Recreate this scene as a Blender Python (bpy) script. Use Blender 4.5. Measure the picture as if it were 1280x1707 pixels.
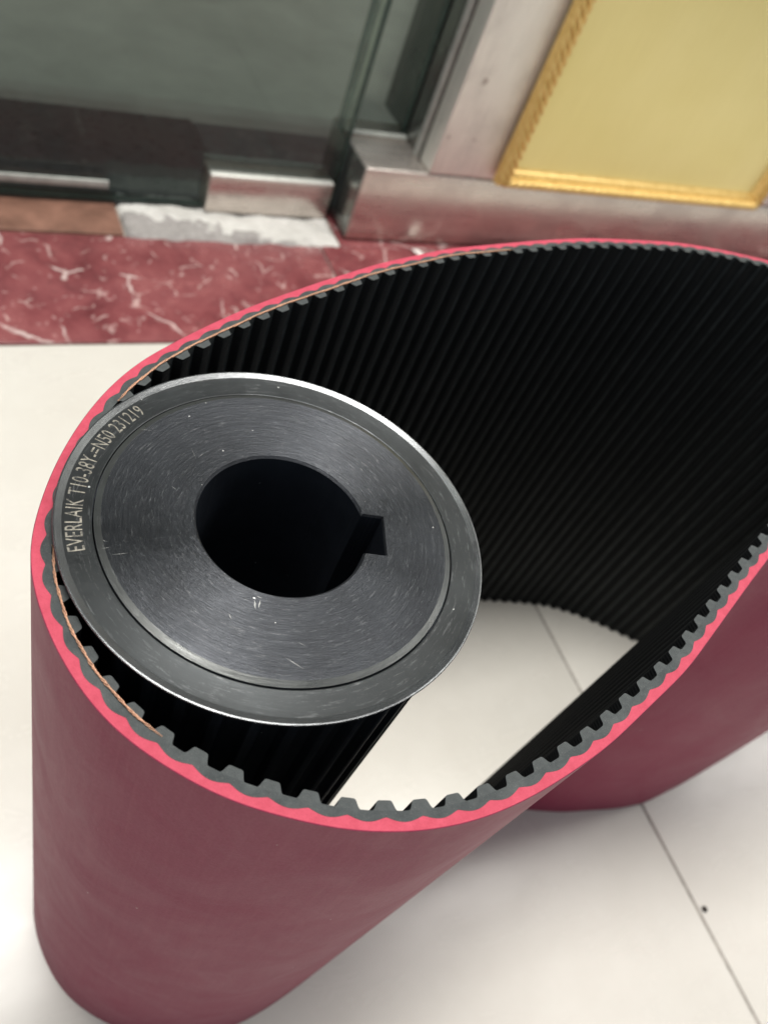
import bpy, bmesh, math, random
import numpy as np
from mathutils import Vector, Matrix

random.seed(7)
rng = np.random.default_rng(7)
for o in list(bpy.data.objects):
    bpy.data.objects.remove(o)
scene = bpy.context.scene
COL = scene.collection

# ------------------------------------------------------------------ camera
# world: X along the door front, Y towards it, Z up, floor at 0, metres
RC = np.array([[0.8801112, -0.1082300, 0.4622667],
               [-0.3589518, -0.7889619, 0.4986909],
               [0.3107375, -0.6048350, -0.7332236]])
CAM_H = 0.55
cam = bpy.data.cameras.new('camera')
cam_o = bpy.data.objects.new('camera', cam)
COL.objects.link(cam_o)
m = Matrix.Identity(4)
for i in range(3):
    m[i][0] = RC[i][0]
    m[i][1] = -RC[i][1]
    m[i][2] = -RC[i][2]
m[2][3] = CAM_H
cam_o.matrix_world = m
cam.lens = 5.7
cam.sensor_fit = 'HORIZONTAL'
cam.sensor_width = 5.7 * 1280 / 1369.78
cam.clip_start = 0.01
cam.clip_end = 60
cam.dof.use_dof = True
cam.dof.focus_distance = 0.235
cam.dof.aperture_fstop = 2.7
scene.camera = cam_o

# ------------------------------------------------------------------ light
world = bpy.data.worlds.new('World')
scene.world = world
world.use_nodes = True
bg = world.node_tree.nodes['Background']
bg.inputs[0].default_value = (0.86, 0.93, 1.0, 1)
bg.inputs[1].default_value = 0.33


def area(name, loc, target, sx, sy, power, color):
    l = bpy.data.lights.new(name, 'AREA')
    l.shape = 'RECTANGLE'
    l.size = sx
    l.size_y = sy
    l.energy = power
    l.color = color
    o = bpy.data.objects.new(name, l)
    COL.objects.link(o)
    o.location = loc
    o.rotation_euler = (Vector(target) - Vector(loc)).to_track_quat('-Z', 'Y').to_euler()
    return o


area('ceiling_or_fill_lamp', (0.14, 0.50, 2.7), (0.14, 0.48, 0), 1.3, 0.6, 79, (1.0, 0.965, 0.91))
area('ceiling_or_fill_lamp', (2.3, 0.25, 2.7), (2.3, 0.25, 0), 1.3, 0.7, 42, (1.0, 0.965, 0.91))  # unseen fill lamp, added to brighten the yellow plate and steel front

vs = scene.view_settings
vs.view_transform = 'Standard'
vs.look = 'None'
vs.exposure = 0.0
vs.gamma = 1.0
scene.render.engine = 'CYCLES'
scene.cycles.max_bounces = 10


# ------------------------------------------------------------------ helpers
def tag(o, label=None, cat=None, group=None, kind=None):
    if label: o['label'] = label
    if cat: o['category'] = cat
    if group: o['group'] = group
    if kind: o['kind'] = kind
    return o


def empty(name, loc=(0, 0, 0)):
    o = bpy.data.objects.new(name, None)
    COL.objects.link(o)
    o.location = loc
    o.empty_display_size = 0.02
    return o


def link(name, me, parent=None, mats=(), loc=None, smooth=False):
    o = bpy.data.objects.new(name, me)
    COL.objects.link(o)
    for mt in mats:
        if mt.name not in [q.name for q in me.materials if q]:
            me.materials.append(mt)
    if parent: o.parent = parent
    if loc is not None: o.location = loc
    if smooth: me.polygons.foreach_set('use_smooth', [True] * len(me.polygons))
    return o


def mesh_pd(name, v, f, idx=None):
    me = bpy.data.meshes.new(name)
    me.from_pydata([tuple(map(float, p)) for p in v], [], f)
    if idx is not None:
        me.polygons.foreach_set('material_index', idx)
    me.update()
    return me


def sharpen(me, deg=35):
    bm = bmesh.new()
    bm.from_mesh(me)
    bmesh.ops.recalc_face_normals(bm, faces=bm.faces)
    for e in bm.edges:
        if len(e.link_faces) == 2:
            e.smooth = e.calc_face_angle(0) < math.radians(deg)
    for fa in bm.faces: fa.smooth = True
    bm.to_mesh(me)
    bm.free()


def box_mesh(name, x0, x1, y0, y1, z0, z1, bev=0.0, seg=2):
    bm = bmesh.new()
    bmesh.ops.create_cube(bm, size=1)
    for v in bm.verts:
        v.co = ((x0 + x1) / 2 + v.co.x * (x1 - x0), (y0 + y1) / 2 + v.co.y * (y1 - y0), (z0 + z1) / 2 + v.co.z * (z1 - z0))
    if bev > 0:
        bmesh.ops.bevel(bm, geom=bm.edges[:], offset=bev, segments=seg, profile=0.5, affect='EDGES')
    me = bpy.data.meshes.new(name)
    bm.to_mesh(me)
    bm.free()
    sharpen(me, 50)
    return me


def lathe_mesh(name, prof, n=192):
    """closed ring profile [(r,z)...] turned round Z"""
    v, f = [], []
    k = len(prof)
    for i in range(n):
        a = 2 * math.pi * i / n
        for r, z in prof: v.append((r * math.cos(a), r * math.sin(a), z))
    for i in range(n):
        j = (i + 1) % n
        for q in range(k):
            p = (q + 1) % k
            f.append((i * k + q, j * k + q, j * k + p, i * k + p))
    me = mesh_pd(name, v, f)
    sharpen(me, 9)
    return me


def tube_mesh(name, pts, rad, seg=8, closed=False):
    pts = np.asarray(pts, float)
    n = len(pts)
    rad = np.broadcast_to(np.asarray(rad, float), (n,))
    t = np.gradient(pts, axis=0)
    t /= np.linalg.norm(t, axis=1)[:, None] + 1e-12
    v, f = [], []
    up = np.array([0, 0, 1.0])
    for i in range(n):
        a = np.cross(t[i], up)
        if np.linalg.norm(a) < 1e-3: a = np.cross(t[i], [1.0, 0, 0])
        a /= np.linalg.norm(a)
        b = np.cross(t[i], a)
        for k in range(seg):
            th = 2 * math.pi * k / seg
            v.append(pts[i] + rad[i] * (math.cos(th) * a + math.sin(th) * b))
    for i in range(n - 1):
        for k in range(seg):
            l = (k + 1) % seg
            f.append((i * seg + k, i * seg + l, (i + 1) * seg + l, (i + 1) * seg + k))
    f.append(tuple(range(seg))[::-1])
    f.append(tuple((n - 1) * seg + k for k in range(seg)))
    me = mesh_pd(name, v, f)
    sharpen(me, 60)
    return me


# ------------------------------------------------------------------ materials
class NT:
    def __init__(s, name):
        s.m = bpy.data.materials.new(name)
        s.m.use_nodes = True
        s.t = s.m.node_tree
        s.b = s.t.nodes['Principled BSDF']
        s.out = s.t.nodes['Material Output']

    def n(s, ty, **kw):
        nd = s.t.nodes.new(ty)
        for k, v in kw.items(): setattr(nd, k, v)
        return nd

    def l(s, a, b): s.t.links.new(a, b)

    def set(s, **kw):
        for k, v in kw.items(): s.b.inputs[k.replace('_', ' ')].default_value = v

    def coord(s, scale=(1, 1, 1), loc=(0, 0, 0), out='Object'):
        c = s.n('ShaderNodeTexCoord')
        mp = s.n('ShaderNodeMapping')
        mp.inputs['Scale'].default_value = scale
        mp.inputs['Location'].default_value = loc
        s.l(c.outputs[out], mp.inputs[0])
        return mp.outputs[0]

    def noise(s, vec, scale, detail=4, rough=0.55, dist=0.0):
        nd = s.n('ShaderNodeTexNoise')
        nd.inputs['Scale'].default_value = scale
        nd.inputs['Detail'].default_value = detail
        nd.inputs['Roughness'].default_value = rough
        nd.inputs['Distortion'].default_value = dist
        s.l(vec, nd.inputs['Vector'])
        return nd.outputs['Fac']

    def ramp(s, fac, stops):
        r = s.n('ShaderNodeValToRGB')
        el = r.color_ramp.elements
        while len(el) < len(stops): el.new(0.5)
        for e, (p, c) in zip(el, stops):
            e.position = p
            e.color = (*c, 1) if len(c) == 3 else c
        s.l(fac, r.inputs[0])
        return r.outputs[0]

    def math(s, op, a, b=None, clamp=False):
        nd = s.n('ShaderNodeMath', operation=op, use_clamp=clamp)
        for i, x in enumerate((a, b)):
            if x is None: continue
            if isinstance(x, (int, float)): nd.inputs[i].default_value = x
            else: s.l(x, nd.inputs[i])
        return nd.outputs[0]

    def mix(s, fac, a, b, mode='MIX'):
        nd = s.n('ShaderNodeMix', data_type='RGBA', blend_type=mode)
        for sock, x in ((nd.inputs[0], fac), (nd.inputs[6], a), (nd.inputs[7], b)):
            if isinstance(x, (int, float)): sock.default_value = x
            elif isinstance(x, tuple): sock.default_value = (*x, 1) if len(x) == 3 else x
            else: s.l(x, sock)
        return nd.outputs[2]

    def rng(s, v, a, b, c, d):
        nd = s.n('ShaderNodeMapRange')
        s.l(v, nd.inputs[0])
        for i, x in enumerate((a, b, c, d)): nd.inputs[1 + i].default_value = x
        return nd.outputs[0]

    def bump(s, h, strength=0.3, dist=0.001):
        b = s.n('ShaderNodeBump')
        b.inputs['Strength'].default_value = strength
        b.inputs['Distance'].default_value = dist
        s.l(h, b.inputs['Height'])
        s.l(b.outputs[0], s.b.inputs['Normal'])
        return b


def mat_red_outer():
    t = NT('red_rubber_ground')
    c = t.coord()
    n = t.noise(c, 9, 4)
    g = t.noise(c, 1100, 2, 0.7)
    grind = t.noise(t.coord((1, 1, 0.06)), 420, 3, 0.7)       # fine upright grinding lines
    scuff = t.noise(t.coord((1, 1, 1)), 26, 5, 0.72, 0.8)
    col = t.ramp(n, [(0.3, (0.255, 0.022, 0.064)), (0.7, (0.290, 0.030, 0.076))])
    col = t.mix(0.30, col, t.ramp(g, [(0.35, (0.18, 0.012, 0.040)), (0.7, (0.33, 0.060, 0.110))]))
    col = t.mix(t.rng(grind, 0.45, 0.75, 0, 0.22), col, (0.36, 0.085, 0.115))
    col = t.mix(t.rng(scuff, 0.62, 0.80, 0, 0.10), col, (0.38, 0.11, 0.155))
    vo = t.n('ShaderNodeTexVoronoi', feature='F1')
    vo.inputs['Scale'].default_value = 130
    t.l(c, vo.inputs['Vector'])
    dust = t.math('MULTIPLY', t.math('LESS_THAN', vo.outputs['Distance'], 0.05), t.math('GREATER_THAN', t.noise(c, 210, 1), 0.62))
    col = t.mix(dust, col, (0.55, 0.40, 0.40))
    t.l(col, t.b.inputs['Base Color'])
    t.l(t.rng(scuff, 0.3, 0.8, 0.42, 0.58), t.b.inputs['Roughness'])
    t.set(Specular_IOR_Level=0.20)
    t.bump(t.math('ADD', g, grind), 0.16, 0.0002)
    return t.m


def mat_red_cut():
    t = NT('red_rubber_cut_edge')
    c = t.coord()
    n = t.noise(c, 300, 5, 0.7)
    f_ = t.noise(c, 2600, 2, 0.6)
    col = t.ramp(n, [(0.3, (0.425, 0.048, 0.082)), (0.7, (0.520, 0.074, 0.118))])
    col = t.mix(t.rng(f_, 0.5, 0.75, 0, 0.35), col, (0.36, 0.038, 0.068))
    t.l(col, t.b.inputs['Base Color'])
    t.set(Roughness=0.65, Specular_IOR_Level=0.25)
    t.bump(t.math('ADD', n, f_), 0.4, 0.0004)
    return t.m


def mat_grey_cut():
    t = NT('grey_rubber_cut_edge')
    c = t.coord()
    n = t.noise(c, 320, 5, 0.7)
    n2 = t.noise(c, 70, 4, 0.65)
    f_ = t.noise(c, 2600, 2, 0.6)
    col = t.ramp(n, [(0.25, (0.028, 0.033, 0.035)), (0.75, (0.058, 0.067, 0.069))])
    col = t.mix(t.rng(n2, 0.48, 0.70, 0, 0.45), col, (0.105, 0.115, 0.113))
    col = t.mix(t.rng(f_, 0.62, 0.74, 0, 0.5), col, (0.16, 0.165, 0.16))
    t.l(col, t.b.inputs['Base Color'])
    t.set(Roughness=0.6, Specular_IOR_Level=0.3)
    t.bump(t.math('ADD', n, f_), 0.5, 0.0005)
    return t.m


def mat_black_fabric():
    t = NT('black_tooth_facing')
    c = t.coord((1, 1, 1))
    n = t.noise(c, 60, 3)
    w = t.n('ShaderNodeTexWave', wave_type='BANDS', bands_direction='Z')
    w.inputs['Scale'].default_value = 220
    w.inputs['Distortion'].default_value = 0.6
    t.l(c, w.inputs['Vector'])
    t.l(t.ramp(n, [(0.3, (0.0185, 0.0192, 0.0196)), (0.7, (0.0235, 0.0243, 0.0250))]), t.b.inputs['Base Color'])
    t.set(Roughness=0.75, Specular_IOR_Level=0.05)
    t.bump(w.outputs['Fac'], 0.35, 0.0003)
    return t.m


def polar(t):
    c = t.n('ShaderNodeTexCoord')
    sp = t.n('ShaderNodeSeparateXYZ')
    t.l(c.outputs['Object'], sp.inputs[0])
    r = t.math('SQRT', t.math('ADD', t.math('MULTIPLY', sp.outputs[0], sp.outputs[0]), t.math('MULTIPLY', sp.outputs[1], sp.outputs[1])))
    a = t.math('ARCTAN2', sp.outputs[1], sp.outputs[0])
    cb = t.n('ShaderNodeCombineXYZ')
    t.l(t.math('MULTIPLY', r, 1000.0), cb.inputs[0])
    t.l(t.math('MULTIPLY', a, 2.0), cb.inputs[1])
    return cb.outputs[0], c.outputs['Object'], r


def mat_steel(name, turned=0.6, aniso=0.75, rough=(0.26, 0.42), base=(0.040, 0.043, 0.045)):
    """blackened turned steel"""
    t = NT(name)
    pv, ov, r = polar(t)
    ring = t.noise(pv, 0.75, 5, 0.8)
    # broken turning marks: ring noise gated by patches
    mp = t.n('ShaderNodeMapping')
    mp.inputs['Scale'].default_value = (1, 3.0, 1)
    t.l(pv, mp.inputs[0])
    ring2 = t.noise(mp.outputs[0], 1.1, 5, 0.8, 0.3)
    big = t.noise(ov, 38, 4, 0.6)
    smut = t.noise(ov, 190, 4, 0.7)
    k = base
    col = t.ramp(big, [(0.28, tuple(x * 0.72 for x in k)), (0.72, tuple(x * 1.3 for x in k))])
    col = t.mix(t.rng(ring2, 0.56, 0.76, 0, 0.55), col, (0.24, 0.245, 0.255))
    # dust specks
    vo = t.n('ShaderNodeTexVoronoi', feature='F1')
    vo.inputs['Scale'].default_value = 260
    t.l(ov, vo.inputs['Vector'])
    sel = t.noise(ov, 420, 1)
    dot = t.math('MULTIPLY', t.math('LESS_THAN', vo.outputs['Distance'], 0.10), t.math('GREATER_THAN', sel, 0.66))
    col = t.mix(dot, col, (0.55, 0.56, 0.55))
    t.l(col, t.b.inputs['Base Color'])
    t.set(Metallic=0.72, Anisotropic=aniso, Anisotropic_Rotation=0.25, Specular_IOR_Level=0.5)
    rg = t.math('ADD', t.rng(ring, 0.25, 0.75, rough[0], rough[1]), t.rng(smut, 0.3, 0.8, -0.03, 0.08))
    t.l(rg, t.b.inputs['Roughness'])
    tg = t.n('ShaderNodeTangent', direction_type='RADIAL', axis='Z')
    t.l(tg.outputs[0], t.b.inputs['Tangent'])
    h = t.math('ADD', t.math('MULTIPLY', ring, 0.7), t.math('MULTIPLY', ring2, 0.6))
    t.bump(h, turned, 0.0005)
    return t.m


def mat_plain(name, col, rough=0.5, metal=0.0, spec=0.5, nscale=60, var=0.2, bump=0.0):
    t = NT(name)
    c = t.coord()
    n = t.noise(c, nscale, 4, 0.65)
    t.l(t.ramp(n, [(0.3, tuple(x * (1 - var) for x in col)), (0.7, tuple(min(1, x * (1 + var)) for x in col))]), t.b.inputs['Base Color'])
    t.set(Metallic=metal, Specular_IOR_Level=spec)
    t.l(t.rng(n, 0.3, 0.7, rough * 0.85, min(1, rough * 1.15)), t.b.inputs['Roughness'])
    if bump: t.bump(n, bump, 0.0005)
    return t.m


def mat_tile():
    t = NT('cream_porcelain_tile')
    c = t.coord()
    a = t.noise(c, 5, 5, 0.6)
    b = t.noise(c, 38, 5, 0.7)
    col = t.ramp(a, [(0.3, (0.635, 0.610, 0.555)), (0.7, (0.70, 0.680, 0.628))])
    col = t.mix(t.rng(b, 0.40, 0.75, 0, 0.20), col, (0.56, 0.53, 0.48))
    smear = t.noise(t.coord((1, 2.6, 1)), 11, 6, 0.7, 0.6)
    col = t.mix(t.rng(smear, 0.52, 0.78, 0, 0.20), col, (0.50, 0.475, 0.43))
    sc = t.noise(c, 420, 2, 0.5)
    col = t.mix(t.rng(sc, 0.70, 0.80, 0, 0.25), col, (0.42, 0.40, 0.37))
    t.l(col, t.b.inputs['Base Color'])
    t.l(t.rng(smear, 0.3, 0.75, 0.22, 0.31), t.b.inputs['Roughness'])
    t.set(Specular_IOR_Level=0.45)
    t.bump(a, 0.02, 0.002)
    return t.m


def mat_marble():
    t = NT('red_marble')
    c = t.coord()
    wob = t.n('ShaderNodeTexNoise')
    wob.inputs['Scale'].default_value = 14
    wob.inputs['Detail'].default_value = 4
    t.l(c, wob.inputs['Vector'])
    vm = t.n('ShaderNodeVectorMath', operation='MULTIPLY_ADD')
    t.l(wob.outputs['Color'], vm.inputs[0])
    vm.inputs[1].default_value = (0.05, 0.05, 0.05)
    t.l(c, vm.inputs[2])

    def vein(scale, wid, lo, hi, off):
        mp = t.n('ShaderNodeMapping')
        mp.inputs['Location'].default_value = off
        t.l(vm.outputs[0], mp.inputs[0])
        vo = t.n('ShaderNodeTexVoronoi', feature='DISTANCE_TO_EDGE')
        vo.inputs['Scale'].default_value = scale
        t.l(mp.outputs[0], vo.inputs['Vector'])
        e = t.rng(vo.outputs['Distance'], 0, wid, 1, 0)
        g = t.noise(mp.outputs[0], scale * 1.4, 3)
        return t.math('MULTIPLY', e, t.rng(g, lo, hi, 0, 1), clamp=True)
    blot = t.noise(vm.outputs[0], 22, 6, 0.65)
    col = t.ramp(blot, [(0.30, (0.125, 0.032, 0.036)), (0.5, (0.215, 0.062, 0.066)), (0.72, (0.290, 0.098, 0.098))])
    dark = t.noise(vm.outputs[0], 55, 4, 0.7)
    col = t.mix(t.rng(dark, 0.60, 0.72, 0, 0.55), col, (0.12, 0.050, 0.048))
    v1 = vein(13, 0.028, 0.52, 0.57, (0.3, 0.1, 0))
    v2 = vein(30, 0.045, 0.54, 0.60, (1.7, 0.4, 0))
    v3 = vein(64, 0.10, 0.60, 0.68, (0.7, 2.4, 0))
    col = t.mix(t.math('MULTIPLY', v1, 0.70), col, (0.78, 0.68, 0.64))
    col = t.mix(t.math('MULTIPLY', v2, 0.55), col, (0.72, 0.56, 0.52))
    col = t.mix(t.math('MULTIPLY', v3, 0.6), col, (0.62, 0.42, 0.40))
    t.l(col, t.b.inputs['Base Color'])
    t.set(Specular_IOR_Level=0.5)
    t.l(t.rng(blot, 0.3, 0.7, 0.16, 0.30), t.b.inputs['Roughness'])
    return t.m


def mat_stainless(name, stretch, base=(0.70, 0.655, 0.60), rough=(0.24, 0.40)):
    t = NT(name)
    c = t.coord(stretch)
    br = t.noise(c, 60, 4, 0.7)
    o = t.coord()
    sm = t.noise(o, 16, 5, 0.65)
    sp = t.noise(o, 60, 3, 0.6)
    col = t.ramp(br, [(0.3, tuple(x * 0.86 for x in base)), (0.7, tuple(min(1, x * 1.08) for x in base))])
    col = t.mix(t.rng(sm, 0.50, 0.75, 0, 0.45), col, tuple(x * 0.62 for x in base))
    col = t.mix(t.rng(sp, 0.66, 0.74, 0, 0.6), col, (0.20, 0.15, 0.12))
    t.l(col, t.b.inputs['Base Color'])
    t.set(Metallic=0.85)
    rg = t.math('ADD', t.rng(br, 0.3, 0.7, rough[0], rough[1]), t.rng(sm, 0.4, 0.8, 0, 0.15))
    t.l(rg, t.b.inputs['Roughness'])
    t.bump(br, 0.08, 0.0006)
    return t.m


def mat_glass():
    t = NT('green_tinted_glass')
    t.t.nodes.remove(t.b)
    tr = t.n('ShaderNodeBsdfTransparent')
    gl = t.n('ShaderNodeBsdfGlossy')
    gl.inputs['Roughness'].default_value = 0.03
    gl.inputs['Color'].default_value = (0.92, 1.0, 0.96, 1)
    fr = t.n('ShaderNodeFresnel')
    fr.inputs['IOR'].default_value = 1.36
    mx = t.n('ShaderNodeMixShader')
    c = t.coord()
    n = t.noise(c, 4, 3)
    t.l(t.ramp(n, [(0.3, (0.86, 0.90, 0.86)), (0.7, (0.90, 0.94, 0.90))]), tr.inputs['Color'])
    t.l(fr.outputs[0], mx.inputs[0])
    t.l(tr.outputs[0], mx.inputs[1])
    t.l(gl.outputs[0], mx.inputs[2])
    t.l(mx.outputs[0], t.out.inputs['Surface'])
    return t.m


def mat_gold():
    t = NT('gilded_moulding')
    c = t.coord()
    n = t.noise(c, 120, 4, 0.7)
    n2 = t.noise(c, 900, 2)
    col = t.ramp(n, [(0.3, (0.66, 0.43, 0.12)), (0.7, (0.88, 0.65, 0.25))])
    t.l(col, t.b.inputs['Base Color'])
    t.set(Metallic=0.35)
    t.l(t.rng(n, 0.3, 0.7, 0.26, 0.42), t.b.inputs['Roughness'])
    t.bump(n2, 0.3, 0.0003)
    return t.m


def mat_yellow():
    t = NT('yellow_brass_plate')
    c = t.coord()
    n = t.noise(c, 5, 3)
    g = t.noise(t.coord((1, 1, 0.05)), 300, 3)
    col = t.ramp(n, [(0.3, (0.80, 0.69, 0.28)), (0.7, (0.88, 0.77, 0.36))])
    col = t.mix(t.rng(g, 0.4, 0.8, 0, 0.12), col, (0.60, 0.47, 0.18))
    t.l(col, t.b.inputs['Base Color'])
    t.set(Metallic=0.35, Roughness=0.30, Specular_IOR_Level=0.5)
    return t.m


def mat_mortar():
    t = NT('white_mortar')
    c = t.coord()
    a = t.noise(c, 40, 5, 0.6)
    b = t.noise(c, 150, 4, 0.7)
    col = t.ramp(a, [(0.30, (0.46, 0.45, 0.42)), (0.55, (0.58, 0.57, 0.54)), (0.7, (0.64, 0.63, 0.60))])
    col = t.mix(t.rng(b, 0.60, 0.74, 0, 0.5), col, (0.30, 0.27, 0.25))
    # bare grey cement left of and below the white skim, with a ragged limit
    sp = t.n('ShaderNodeSeparateXYZ')
    t.l(c, sp.inputs[0])
    lim = t.math('ADD', t.math('MULTIPLY', sp.outputs[0], -0.20), 0.845)
    lim = t.math('ADD', lim, t.rng(t.noise(c, 46, 3, 0.6), 0.2, 0.8, -0.022, 0.022))
    bare = t.rng(t.math('SUBTRACT', lim, sp.outputs[1]), 0.0, 0.003, 0, 1)
    col = t.mix(bare, col, t.ramp(b, [(0.3, (0.24, 0.225, 0.215)), (0.7, (0.38, 0.36, 0.345))]))
    t.l(col, t.b.inputs['Base Color'])
    t.set(Roughness=0.85)
    t.bump(b, 0.6, 0.002)
    return t.m


def mat_text():
    t = NT('laser_marked_steel')
    c = t.coord()
    n = t.noise(c, 520, 3, 0.7)
    t.l(t.ramp(n, [(0.35, (0.060, 0.058, 0.052)), (0.64, (0.30, 0.280, 0.235))]), t.b.inputs['Base Color'])
    t.set(Metallic=0.3, Roughness=0.55)
    return t.m


M = dict(
    red=mat_red_outer(), redcut=mat_red_cut(), grey=mat_grey_cut(), black=mat_black_fabric(),
    hub=mat_steel('turned_black_steel', 0.7, 0.9, (0.25, 0.43), (0.036, 0.039, 0.045)),
    flange=mat_steel('blackened_flange_steel', 0.12, 0.5, (0.30, 0.42), (0.029, 0.032, 0.034)),
    body=mat_steel('dark_pulley_steel', 0.2, 0.0, (0.35, 0.5), (0.050, 0.058, 0.074)),
    lip=mat_steel('lighter_rim_steel', 0.2, 0.2, (0.16, 0.26), (0.11, 0.115, 0.12)),  # rim steel, lighter and smoother than the flange
    chamfer=mat_steel('lightened_chamfer_steel', 0.2, 0.3, (0.25, 0.36), (0.105, 0.11, 0.108)),  # hub steel with lighter base, standing in for light caught on the chamfer
    text=mat_text(),
    cord=mat_plain('copper_cord', (0.56, 0.31, 0.20), 0.5, 0.35, 0.5, 400, 0.25),
    glue=mat_plain('clear_glue', (0.55, 0.60, 0.60), 0.12, 0.0, 0.8, 200, 0.2),
    scratch=mat_plain('bright_scratch', (0.26, 0.265, 0.26), 0.4, 0.6, 0.5, 800, 0.4),
    tile=mat_tile(), grout=mat_plain('grey_grout', (0.36, 0.34, 0.31), 0.9, 0, 0.2, 160, 0.25, 0.3),
    marble=mat_marble(), brown=mat_plain('brown_stone', (0.20, 0.105, 0.075), 0.35, 0, 0.4, 26, 0.35),
    mortar=mat_mortar(),
    steel_v=mat_stainless('brushed_stainless_upright', (9, 9, 0.25), (0.86, 0.87, 0.82), (0.48, 0.62)),
    steel_h=mat_stainless('brushed_stainless_base', (0.25, 9, 9), (0.66, 0.60, 0.55), (0.20, 0.34)),
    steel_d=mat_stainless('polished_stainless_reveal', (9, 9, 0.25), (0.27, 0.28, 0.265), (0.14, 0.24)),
    glass=mat_glass(), glass_edge=mat_plain('green_glass_edge', (0.10, 0.16, 0.145), 0.2, 0, 0.5, 30, 0.3),
    gold=mat_gold(), yellow=mat_yellow(),
    igrey=mat_plain('grey_green_stone', (0.37, 0.365, 0.325), 0.35, 0, 0.4, 9, 0.16),
    idark=mat_plain('dark_granite', (0.070, 0.076, 0.078), 0.3, 0, 0.4, 90, 0.25),
    imid=mat_plain('mid_grey_granite', (0.12, 0.128, 0.128), 0.32, 0, 0.4, 90, 0.25),
    iwall=mat_plain('dim_inner_wall', (0.20, 0.20, 0.18), 0.8, 0, 0.3, 6, 0.2),
    white=mat_plain('white_fleck', (0.80, 0.76, 0.72), 0.5, 0, 0.4, 80, 0.1),
    seal=mat_plain('pale_door_seal', (0.42, 0.44, 0.41), 0.4, 0, 0.4, 60, 0.2),
    dirt=mat_plain('dark_dirt', (0.05, 0.045, 0.04), 0.8, 0, 0.2, 600, 0.3),
)

# ================================================================== the setting
# ---- tiled floor
GX, GY, TS, GAP = 0.452, 0.602, 0.80, 0.0030
floor_o = link('floor', box_mesh('floor', -1.95, 2.86, -1.8, GY, -0.03, -0.0011), mats=(M['grout'],))
tag(floor_o, 'cream polished tile floor with thin grey joints', None, None, 'structure')
tile_me = box_mesh('tile', GAP / 2, TS - GAP / 2, GAP / 2, TS - GAP / 2, -0.006, 0.0, 0.0006, 2)
for ix in range(-3, 3):
    for iy in range(-3, 0):
        link('tile', tile_me, floor_o, (M['tile'],), (GX + ix * TS, GY + iy * TS, 0))

# ---- red marble strip in front of the door
marb = link('marble_threshold', box_mesh('marble_bed', -1.95, 2.86, GY, 0.90, -0.03, -0.002), mats=(M['grout'],))
tag(marb, 'red marble threshold with white veins in front of the door', None, None, 'structure')
for x0, x1 in ((-1.948, -0.3812), (-0.3788, 0.4188), (0.4212, 1.2188), (1.2212, 2.858)):
    link('marble_slab', box_mesh('marble_slab', x0, x1, GY + 0.0015, 0.7665, -0.012, 0.0008, 0.0008), marb, (M['marble'],))
link('white_vein', mesh_pd('white_vein', [(0.546, 0.7665, 0.0014), (0.556, 0.7665, 0.0014), (0.566, 0.742, 0.0014), (0.559, 0.740, 0.0014)], [(0, 1, 2, 3)]), marb, (M['white'],))
link('marble_slab', box_mesh('marble_back', 0.4485, 2.858, 0.7675, 0.8985, -0.012, 0.0004, 0.0006), marb, (M['marble'],))
link('brown_stone_strip', box_mesh('brown_strip', -1.94, 0.1930, 0.7685, 0.8300, -0.012, 0.0022, 0.0008), marb, (M['brown'],))

# ---- mortar patch under the door pivot
def mortar_mesh():
    bm = bmesh.new()
    nx, ny = 64, 20
    vv = []
    for j in range(ny + 1):
        for i in range(nx + 1):
            u, v = i / nx, j / ny
            x = 0.196 + u * 0.250
            y = 0.762 + v * 0.078
            e = min(u, 1 - u, 1.0) * 250
            e2 = v * 78
            w = 3.2 * math.sin(u * 21 + 1) + 2.2 * math.sin(u * 47 + 2)
            z = 0.0028 + 0.0022 * math.sin(u * 31 + v * 5) * math.sin(v * 11 + u * 7) + 0.0012 * random.random()
            if j == 0: y += (w * 0.00055)
            if i == nx: x += 0.002 * math.sin(v * 9)
            if j == 0 or i == 0 or i == nx: z = -0.001
            # trowelled ridge curling round a sunk grey pocket at the left
            d = (v * 78 - (10 + 34 * math.exp(-((u - 0.16) / 0.2) ** 2)))
            if u < 0.62: z += 0.0035 * math.exp(-(d / 9) ** 2)
            vv.append(bm.verts.new((x, y, z)))
    for j in range(ny):
        for i in range(nx):
            a = j * (nx + 1) + i
            bm.faces.new((vv[a], vv[a + 1], vv[a + nx + 2], vv[a + nx + 1]))
    me = bpy.data.meshes.new('mortar_patch')
    bm.to_mesh(me)
    bm.free()
    me.polygons.foreach_set('use_smooth', [True] * len(me.polygons))
    return me


link('mortar_patch', mortar_mesh(), marb, (M['mortar'],))

# ---- floor seen through the glass
inner = link('inner_floor', box_mesh('inner_floor', -2.0, 2.86, 0.90, 4.2, -0.03, 0.0), mats=(M['igrey'],))
tag(inner, 'dim grey green floor behind the glass door', None, None, 'structure')
link('dark_sill', box_mesh('dark_sill', -1.95, 0.325, 0.842, 1.017, -0.02, 0.003, 0.001), inner, (M['idark'],))
link('grey_sill', box_mesh('grey_sill', 0.3266, 0.80, 0.842, 1.012, -0.02, 0.0024, 0.001), inner, (M['imid'],))
iw = link('inner_wall', box_mesh('inner_wall', -2.0, 2.86, 4.2, 4.25, 0, 2.6), mats=(M['iwall'],))
tag(iw, 'dim plain wall far behind the glass door', None, None, 'structure')

# ================================================================== door, side glass, pillar, frame
door = empty('glass_door', (0.0, 0.826, 0))
tag(door, 'dark frameless glass door at the upper left with steel corner fitting', 'door')


def pane(name, x0, x1, y0, y1, z0, z1, parent):
    me = box_mesh(name, x0, x1, y0, y1, z0, z1)
    o = link(name, me, parent, (M['glass'], M['glass_edge']))
    for p in me.polygons: p.material_index = 0 if abs(p.normal.y) > 0.9 else 1
    for p in me.polygons: p.use_smooth = False
    return o


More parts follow.
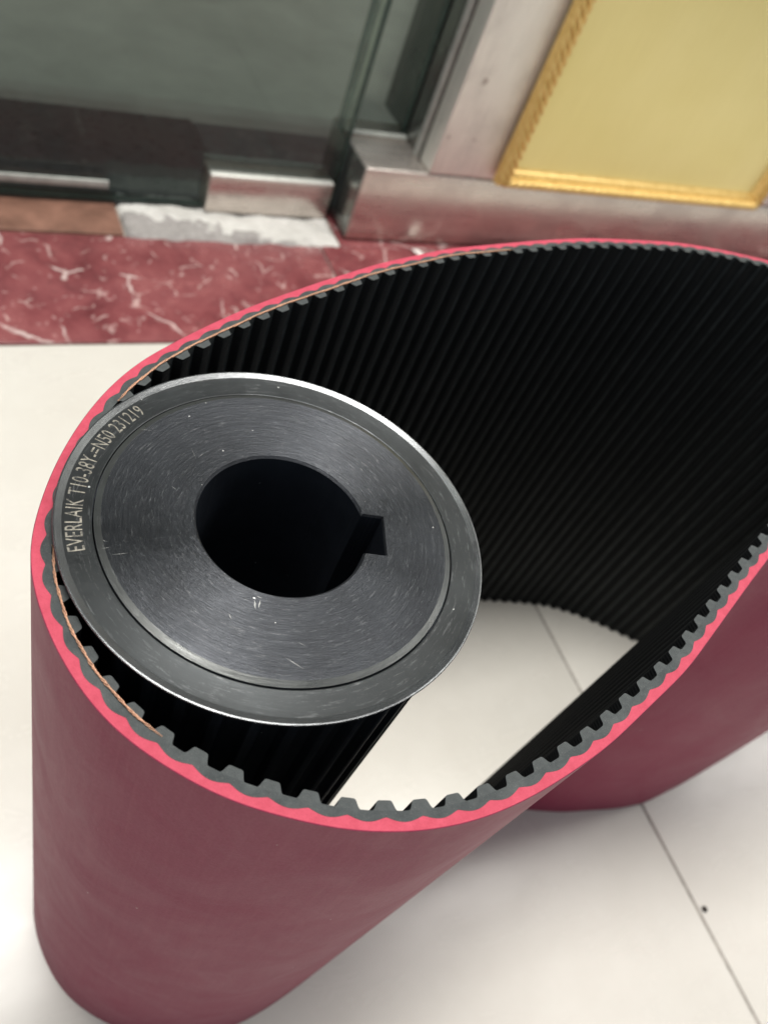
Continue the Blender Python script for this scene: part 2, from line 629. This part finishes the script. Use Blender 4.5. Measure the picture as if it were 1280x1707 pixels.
pane('pane', -0.75, 0.449, -0.004, 0.008, 0.006, 2.15, door)
pf = link('corner_fitting', box_mesh('corner_fitting', 0.291, 0.441, -0.013, 0.0185, 0.0055, 0.0515, 0.0016), door, (M['steel_h'],))
link('fitting_cap', box_mesh('fitting_cap', 0.2915, 0.4405, -0.0135, -0.0045, 0.0485, 0.0530, 0.0012), pf, (M['steel_v'],))
link('bottom_seal', box_mesh('bottom_seal', -0.74, 0.185, -0.007, -0.0042, 0.022, 0.031, 0.0008), door, (M['seal'],))

side = empty('fixed_glass_panel', (0.50, 0.862, 0.0))
tag(side, 'narrow fixed glass strip above the steel ledge beside the door', 'glass panel')
pane('pane', -0.044, 0.036, -0.005, 0.005, 0.094, 2.15, side)
link('edge_seal', box_mesh('edge_seal', -0.050, -0.0445, -0.007, 0.007, 0.096, 2.15, 0.001), side, (M['glass_edge'],))

pil = empty('steel_pillar', (0.537, 0.778, 0.0))
tag(pil, 'brushed stainless pillar and kick base behind the gold frame', 'pillar')
X0 = 0.537
# upright cladding: front sheet (child coordinates relative to the empty)
link('front_panel', box_mesh('front_panel', 0.0, 1.6, 0.0, 0.030, 0.0985, 2.3, 0.0018), pil, (M['steel_v'],))
link('side_panel', box_mesh('side_panel', 0.0012, 0.030, 0.0305, 0.150, 0.0985, 2.3, 0.001), pil, (M['steel_d'],))
link('corner_bead', box_mesh('corner_bead', -0.004, 0.001, 0.034, 0.043, 0.0975, 2.3, 0.0012), pil, (M['seal'],))
kb = link('kick_base', box_mesh('kick_base', 0.456 - X0, 1.6, 0.0008, 0.110, 0.0035, 0.0970, 0.0016), pil, (M['steel_h'],))
link('end_cap', box_mesh('end_cap', 0.4545 - X0, 0.4557 - X0, 0.002, 0.109, 0.005, 0.0955, 0.0004), kb, (M['steel_d'],))
link('ledge_lip', box_mesh('ledge_lip', 0.457 - X0, 0.5375 - X0, 0.070, 0.079, 0.0972, 0.1010, 0.0012), kb, (M['seal'],))

# ---- gold frame
fr = empty('gold_frame', (0.855, 0.770, 0.1025))
tag(fr, 'gilded rope edge frame holding a plain yellow plate, hung on the steel pillar', 'picture frame')
FW, FH = 0.466, 0.66
MW = 0.028                     # moulding width
prof = [(0, 0), (0, 0.010), (0.002, 0.0135), (0.0045, 0.0140), (0.0050, 0.0120), (0.0150, 0.0120), (0.0156, 0.0100), (0.0180, 0.0108),
        (0.0215, 0.0090), (0.0240, 0.0062), (0.0255, 0.0050), (0.028, 0.0040), (0.028, 0.0)]
prof = [(u * 0.75, w) for u, w in prof]


def moulding(corner_a, corner_b, inward):
    """mitred length: profile u runs inward, w towards the viewer (-Y)"""
    a, b = np.array(corner_a), np.array(corner_b)
    d = (b - a) / np.linalg.norm(b - a)
    inn = np.array(inward)
    v, f = [], []
    for u, w in prof: v.append((*(a + inn * u + d * u), -w))
    for u, w in prof: v.append((*(b + inn * u - d * u), -w))
    v = [(p[0], p[2], p[1]) for p in v]
    k = len(prof)
    for i in range(k):
        j = (i + 1) % k
        f.append((i, j, k + j, k + i))
    f.append(tuple(range(k)))
    f.append(tuple(range(k, 2 * k))[::-1])
    me = mesh_pd('moulding', v, f)
    sharpen(me, 30)
    o = link('moulding', me, fr, (M['gold'],))
    # twisted rope lying in the hollow of the moulding
    c0 = a + inn * 0.0075 + d * 0.0075
    c1 = b + inn * 0.0075 - d * 0.0075
    L = np.linalg.norm(c1 - c0)
    n = int(L / 0.0008)
    seg = 24
    v, f = [], []
    for i in range(n + 1):
        s = L * i / n
        c = c0 + d * s
        for q in range(seg):
            th = 2 * math.pi * q / seg
            ph = th * 2 + 2 * math.pi * s / 0.0220
            r = 0.0066 * (0.35 + 0.65 * abs(math.cos(ph)) ** 0.8)
            off = inn * (r * 1.15 * math.cos(th))
            v.append((c[0] + off[0], -0.0125 - r * math.sin(th), c[1] + off[1]))
    for i in range(n):
        for q in range(seg):
            p = (q + 1) % seg
            f.append((i * seg + q, i * seg + p, (i + 1) * seg + p, (i + 1) * seg + q))
    f.append(tuple(range(seg))[::-1])
    f.append(tuple(n * seg + q for q in range(seg)))
    me = mesh_pd('rope_trim', v, f)
    sharpen(me, 60)
    link('rope_trim', me, o, (M['gold'],))


w2 = FW / 2
moulding((-w2, 0), (w2, 0), (0, 1))
moulding((w2, 0), (w2, FH), (-1, 0))
moulding((w2, FH), (-w2, FH), (0, -1))
moulding((-w2, FH), (-w2, 0), (1, 0))
link('plate', box_mesh('plate', -w2 + 0.014, w2 - 0.014, -0.0036, -0.0008, 0.014, FH - 0.014), fr, (M['yellow'],))

# ================================================================== the belt
BELT_Z = 0.361
outer = np.array([
    (262, 86), (251, 81), (224, 68), (197, 55), (174, 47), (154, 40), (131, 35), (115, 33), (105, 33), (94, 34), (82, 37), (71, 41), (62, 46),
    (50, 53), (39, 63), (28, 76), (22, 88), (17.5, 103), (16, 114), (15.5, 123), (16, 130), (18, 137), (22, 148), (27, 159), (36, 174),
    (47, 188), (60, 200), (76, 210), (84, 215), (104, 226), (135, 240), (169, 254), (208, 266), (265, 276), (296, 280), (329, 281), (364, 281),
    (397, 276), (425, 269), (460, 259), (487, 245), (513, 226), (538, 205), (566, 181), (600, 159), (640, 146), (675, 140), (700, 128),
    (702, 112), (680, 102), (650, 96), (621, 90), (562, 80), (502, 72), (455, 68), (429, 71), (407, 76), (380, 82), (357, 90), (333, 100),
    (310, 103), (285, 97)], float) / 1000


def resample(P, step):
    Q = np.vstack([P, P[:1]])
    s = np.r_[0, np.cumsum(np.hypot(*np.diff(Q, axis=0).T))]
    n = int(round(s[-1] / step))
    t = np.linspace(0, s[-1], n, endpoint=False)
    return np.c_[np.interp(t, s, Q[:, 0]), np.interp(t, s, Q[:, 1])], s[-1]


def smooth(P, sig):
    n = len(P)
    k = np.fft.fftfreq(n) * 2 * math.pi
    g = np.exp(-0.5 * (k * sig) ** 2)
    return np.c_[np.fft.ifft(np.fft.fft(P[:, 0]) * g).real, np.fft.ifft(np.fft.fft(P[:, 1]) * g).real]


P, L = resample(outer, 0.0005)
Q = smooth(P, 16)
P = P + (Q - P)
P = Q + 0.5 * (Q - smooth(Q, 16))        # give back most of the shrink
P, L = resample(P, 0.0005)
NT_TEETH = int(round(L / 0.01))
PITCH = L / NT_TEETH
SUB = 16
NS = NT_TEETH * SUB
P, L = resample(P, L / NS)
NS = len(P)
T = np.roll(P, -1, 0) - np.roll(P, 1, 0)
T /= np.hypot(T[:, 0], T[:, 1])[:, None]
# clockwise seen from above (front -> left -> back): inside lies to the right of the travel
INW = np.c_[T[:, 1], -T[:, 0]]
cen = P.mean(0)
if ((cen - P) * INW).sum() < 0: INW = -INW
S = np.arange(NS) * L / NS
PH0 = 0.0                       # phase of the first tooth (fraction of a pitch)
frac = (S / PITCH - PH0)
COAT, BACK, TOOTH = 0.0028, 0.0050, 0.0076
# scalloped joint: the black rubber bulges into the coat between the teeth
wave = np.sqrt(np.sin(math.pi * frac) ** 2 + 0.006)
joint = COAT + 0.00062 - 0.00125 * (wave - 0.08)

belt = empty('timing_belt', (0, 0, 0))
tag(belt, 'wide red backed toothed belt standing on edge round the steel pulley', 'belt')


def ring(name, d0, d1, z0, z1, mats, bev=0.0):
    """closed wall between offsets d0 (outer) and d1 (inner); slot 0 outer, 1 cut ends, 2 inner"""
    A = P + INW * np.asarray(d0).reshape(-1, 1)
    B = P + INW * np.asarray(d1).reshape(-1, 1)
    rows = [(A, z0), (A, z1 - bev), (A + INW * bev, z1), (B, z1), (B, z0)] if bev else [(A, z0), (A, z1), (B, z1), (B, z0)]
    kinds = [0, 0, 1, 2, 1] if bev else [0, 1, 2, 1]
    k = len(rows)
    v = np.zeros((NS, k, 3))
    for q, (X, z) in enumerate(rows):
        v[:, q, :2] = X
        v[:, q, 2] = z
    f, idx = [], []
    for i in range(NS):
        j = (i + 1) % NS
        for q in range(k):
            p = (q + 1) % k
            f.append((i * k + q, j * k + q, j * k + p, i * k + p))
            idx.append(kinds[q])
    me = mesh_pd(name, v.reshape(-1, 3), f, idx)
    sharpen(me, 40)
    return link(name, me, belt, mats)


ring('red_coating', np.zeros(NS), joint, 0.0, BELT_Z, (M['red'], M['redcut'], M['black']), 0.0002)
ring('backing', joint + 0.00001, np.full(NS, BACK), 0.0002, BELT_Z + 0.00005, (M['black'], M['grey'], M['black']))


def tooth_mesh():
    # half profile (t along belt, d inward from the root line); straight flanks with small radii
    hb, ht, h = 0.00285, 0.00190, TOOTH - BACK
    half = [(hb + 0.0007, -0.0003), (hb + 0.0006, 0.00002), (hb + 0.0001, 0.00025), (hb - 0.00022, 0.0007),
            (ht + 0.00018, h - 0.0006), (ht - 0.00008, h - 0.00018), (ht - 0.0005, h)]
    pr = half + [(-a, b) for a, b in half[::-1]]
    k = len(pr)
    v = [(a, b, 0.0003) for a, b in pr] + [(a, b, BELT_Z - 0.0001) for a, b in pr]
    f, idx = [], []
    for i in range(k):
        j = (i + 1) % k
        f.append((i, j, k + j, k + i))
        idx.append(1)
    f.append(tuple(range(k))[::-1])
    f.append(tuple(range(k, 2 * k)))
    idx += [0, 0]
    me = mesh_pd('tooth', v, f, idx)
    sharpen(me, 40)
    return me


tme = tooth_mesh()
tme.materials.append(M['grey'])
tme.materials.append(M['black'])
for i in range(NT_TEETH):
    s = (i + PH0) * PITCH
    q = int(round(s / L * NS)) % NS
    o = bpy.data.objects.new('tooth', tme)
    COL.objects.link(o)
    o.parent = belt
    t, n = T[q], INW[q]
    b = P[q] + n * BACK
    mm = Matrix.Identity(4)
    det = t[0] * n[1] - t[1] * n[0]
    tt = t if det > 0 else -t
    mm[0][0], mm[1][0] = tt[0], tt[1]
    mm[0][1], mm[1][1] = n[0], n[1]
    mm[0][3], mm[1][3] = b[0], b[1]
    o.matrix_local = mm


def near(x, y):
    return int(np.argmin(np.hypot(P[:, 0] - x, P[:, 1] - y)))


def cord(i0, i1, d, z):
    n = (i1 - i0) % NS
    ii = (i0 + np.arange(n)) % NS
    sub = 4
    u = np.linspace(0, n - 1, (n - 1) * sub + 1)
    X = np.interp(u, np.arange(n), P[ii, 0] + INW[ii, 0] * d)
    Y = np.interp(u, np.arange(n), P[ii, 1] + INW[ii, 1] * d)
    NX = np.interp(u, np.arange(n), INW[ii, 0])
    NY = np.interp(u, np.arange(n), INW[ii, 1])
    s = u * L / NS
    tot = s[-1]
    taper = np.clip(np.minimum(s, tot - s) / 0.006, 0.25, 1)
    o = None
    for k in range(3):
        ph = 2 * math.pi * s / 0.0042 + k * 2 * math.pi / 3
        r = 0.00020
        wob = 0.0002 * np.sin(s * 130) + 0.00012 * np.sin(s * 410 + k)
        pts = np.c_[X + NX * (r * np.cos(ph) + wob), Y + NY * (r * np.cos(ph) + wob), z + r * np.sin(ph) - 0.0002 * (1 - taper)]
        pts = pts[::3]
        me = tube_mesh('cord_strand', pts, 0.00017 * taper[::3], 6)
        if o is None: o = link('reinforcing_cord', me, belt, (M['cord'],))
        else: link('cord_strand', me, o, (M['cord'],))


cord(near(0.0330, 0.0690), near(0.0170, 0.1330), 0.0052, BELT_Z + 0.0003)
cord(near(0.0440, 0.1850), near(0.2450, 0.2730), 0.0049, BELT_Z + 0.0003)
# dab of clear glue where the cord breaks off beside the flange
gi = near(0.0175, 0.1375)
gp = [(*(P[(gi + k) % NS] + INW[(gi + k) % NS] * (0.0056 + 0.0003 * math.sin(k * 0.5))), BELT_Z + 0.0006) for k in range(-5, 6)]
link('glue_dab', tube_mesh('glue_dab', gp, [0.0002 + 0.0003 * math.sin(math.pi * (k + 0.5) / 11) + 0.0001 * math.sin(k * 2.1) for k in range(11)], 8), belt, (M['glue'],))

# ================================================================== the pulley
PC = (0.0842, 0.1269)
ZT = CAM_H - 0.1864            # flange face
pul = empty('timing_pulley', (PC[0], PC[1], 0))
tag(pul, 'blackened steel timing pulley with keyed bore standing inside the belt', 'pulley')

RB = 0.0250
KA = math.radians(-17.5)
KW, KD = 0.0070, 0.0308        # half width and depth of the keyway


def bore_outline(r, grow, n=160):
    """bore circle with keyway, in polar steps, as list of (x,y)"""
    pts = []
    ha = math.asin((KW + grow) / r)
    for i in range(n + 1):
        a = KA + ha + (2 * math.pi - 2 * ha) * i / n
        pts.append((r * math.cos(a), r * math.sin(a)))
    ck, sk = math.cos(KA), math.sin(KA)

    def rot(x, y): return (x * ck - y * sk, x * sk + y * ck)
    m_ = 6
    kd = KD + grow
    kw = KW + grow
    x0 = r * math.cos(ha)
    for i in range(1, m_): pts.append(rot(x0 + (kd - x0) * i / m_, -kw))
    for i in range(0, 9): pts.append(rot(kd, -kw + 2 * kw * i / 8))
    for i in range(m_ - 1, 0, -1): pts.append(rot(x0 + (kd - x0) * i / m_, kw))
    return pts


HUBZ = ZT + 0.0008
in0 = bore_outline(RB + 0.0007, 0.0004)
in1 = bore_outline(RB, 0.0)
NB = len(in0)
an = [math.atan2(y, x) for x, y in in0]
rows = [[(x, y, 0.004) for x, y in in1], [(x, y, HUBZ - 0.0008) for x, y in in1], [(x, y, HUBZ) for x, y in in0]]
for r in (0.034, 0.038, 0.042, 0.046, 0.0490, 0.0502):
    w = min(1.0, (r - 0.030) / 0.014)
    ring_ = []
    for i in range(NB):
        base = math.hypot(*in0[i])
        # blend the angular spacing to an even one away from the keyway
        a = an[i]
        ring_.append((r * math.cos(a), r * math.sin(a), HUBZ))
    rows.append(ring_)
rows.append([(0.0520 * math.cos(a), 0.0520 * math.sin(a), ZT + 0.0001) for a in an])
rows.append([(0.0521 * math.cos(a), 0.0521 * math.sin(a), ZT - 0.006) for a in an])
rows.append([(0.0522 * math.cos(a), 0.0522 * math.sin(a), 0.004) for a in an])
v = [p for r in rows for p in r]
f = []
K = len(rows)
for q in range(K):
    p = (q + 1) % K
    for i in range(NB):
        j = (i + 1) % NB
        f.append((q * NB + i, q * NB + j, p * NB + j, p * NB + i))
idx = []
for q in range(K): idx += [1 if q in (0, 9, 10, 11) else 2 if q == 8 else 0] * NB
me = mesh_pd('hub', v, f, idx)
sharpen(me, 20)
link('hub', me, pul, (M['hub'], M['body'], M['chamfer']))

# flange: flat ring, small gap to the hub, then a dished lip
fp = [(0.05245, ZT - 0.0016), (0.05245, ZT - 0.0001), (0.0527, ZT), (0.0596, ZT), (0.0600, ZT + 0.00006), (0.0618, ZT + 0.00066),
      (0.0622, ZT + 0.00062), (0.06235, ZT + 0.0003), (0.0620, ZT - 0.0004), (0.0596, ZT - 0.0014), (0.0590, ZT - 0.0016)]
me = lathe_mesh('flange', fp, 256)
o = link('flange', me, pul, (M['flange'], M['lip']))
for p in me.polygons:
    c = p.center
    if math.hypot(c.x, c.y) > 0.0600 and c.z > ZT - 0.0001: p.material_index = 1

# toothed body
pr = []
NP = 38
for i in range(NP):
    a0 = 2 * math.pi * i / NP
    st = 2 * math.pi / NP
    for fr_, r in ((0.0, 0.0594), (0.12, 0.0595), (0.22, 0.0594), (0.25, 0.0592), (0.36, 0.0569), (0.40, 0.0567), (0.82, 0.0567), (0.86, 0.0569), (0.97, 0.0592)):
        a = a0 + fr_ * st
        pr.append((r * math.cos(a), r * math.sin(a)))
k = len(pr)
z1 = ZT - 0.0017
v = [(x, y, 0.0) for x, y in pr] + [(x, y, z1) for x, y in pr] + \
    [(0.0523 * x / math.hypot(x, y), 0.0523 * y / math.hypot(x, y), z1) for x, y in pr] + \
    [(0.0523 * x / math.hypot(x, y), 0.0523 * y / math.hypot(x, y), 0.0) for x, y in pr]
f = []
for q in range(4):
    p = (q + 1) % 4
    for i in range(k):
        j = (i + 1) % k
        f.append((q * k + i, q * k + j, p * k + j, p * k + i))
me = mesh_pd('toothed_body', v, f)
sharpen(me, 30)
link('toothed_body', me, pul, (M['body'],))

# laser marking that runs round the flange
def text_on_arc(txt, r0, size, a_start, a_end, parent):
    cu = bpy.data.curves.new('marking', 'FONT')
    cu.body = txt
    cu.size = 1.0
    cu.resolution_u = 4
    cu.space_character = 1.05
    to = bpy.data.objects.new('marking_tmp', cu)
    COL.objects.link(to)
    dg = bpy.context.evaluated_depsgraph_get()
    me = bpy.data.meshes.new_from_object(to.evaluated_get(dg))
    bpy.data.objects.remove(to)
    co = np.array([v.co[:] for v in me.vertices])
    x0, x1 = co[:, 0].min(), co[:, 0].max()
    hh = 0.73
    for v, c in zip(me.vertices, co):
        a = a_start + (a_end - a_start) * (c[0] - x0) / (x1 - x0)
        r = r0 + size * c[1] / hh
        v.co = (r * math.cos(a), r * math.sin(a), ZT + 0.00003)
    me.materials.clear()
    me.update()
    bm = bmesh.new()
    bm.from_mesh(me)
    for fa in bm.faces:
        fa.normal_update()
        if fa.normal.z < 0: fa.normal_flip()
    bm.to_mesh(me)
    bm.free()
    return link('marking', me, parent, (M['text'],))


text_on_arc('EVERLAIK T10-38Y-=N50 231219', 0.0549, 0.0046, math.radians(180.5), math.radians(122.5), pul)

# handling marks on the hub face
def scratch(x, y, ang, ln, w):
    v = [(-0.5 * ln, 0, 0), (-0.1 * ln, 0.5 * w, 0), (0.5 * ln, 0, 0), (0.1 * ln, -0.5 * w, 0)]
    o = link('scratch', mesh_pd('scratch', v, [(0, 3, 2, 1)]), pul, (M['scratch'],), (x, y, HUBZ + 0.00002))
    o.rotation_euler = (0, 0, ang)


def px(u, w, z):
    d = RC @ np.array([(u - 640) / 1369.78, (w - 853.5) / 1369.78, 1.0])
    t = (z - CAM_H) / d[2]
    return d[0] * t - PC[0], d[1] * t - PC[1]


for (u0, w0, u1, w1, wd) in ((228, 714, 254, 718, .12), (475, 1096, 507, 1116, .16), (424, 1000, 426, 1016, .5), (434, 1000, 431, 1014, .4),
                             (427, 994, 437, 997, .25), (381, 1022, 386, 1033, .2), (168, 915, 185, 912, .1), (185, 925, 215, 922, .1),
                             (170, 900, 178, 903, .12), (340, 755, 330, 763, .1), (318, 745, 327, 765, .08), (495, 1070, 511, 1078, .1),
                             (286, 810, 296, 818, .1), (520, 700, 540, 712, .1), (480, 690, 500, 702, .08), (600, 780, 606, 786, .2)):
    a, b = px(u0, w0, HUBZ), px(u1, w1, HUBZ)
    scratch((a[0] + b[0]) / 2, (a[1] + b[1]) / 2, math.atan2(b[1] - a[1], b[0] - a[0]), math.hypot(b[0] - a[0], b[1] - a[1]), wd / 1000)

# ---- crumb of dirt in the tile joint
bm = bmesh.new()
bmesh.ops.create_icosphere(bm, subdivisions=2, radius=0.0022)
for vv in bm.verts:
    vv.co *= 0.7 + 0.6 * random.random()
    vv.co.z *= 0.45
me = bpy.data.meshes.new('dirt_crumb')
bm.to_mesh(me)
bm.free()
o = link('dirt_crumb', me, None, (M['dirt'],), (0.4575, -0.014, 0.0010), True)
tag(o, 'tiny dark crumb of dirt beside the tile joint at lower right', 'dirt')
print('teeth', NT_TEETH, 'pitch', PITCH, 'len', L)
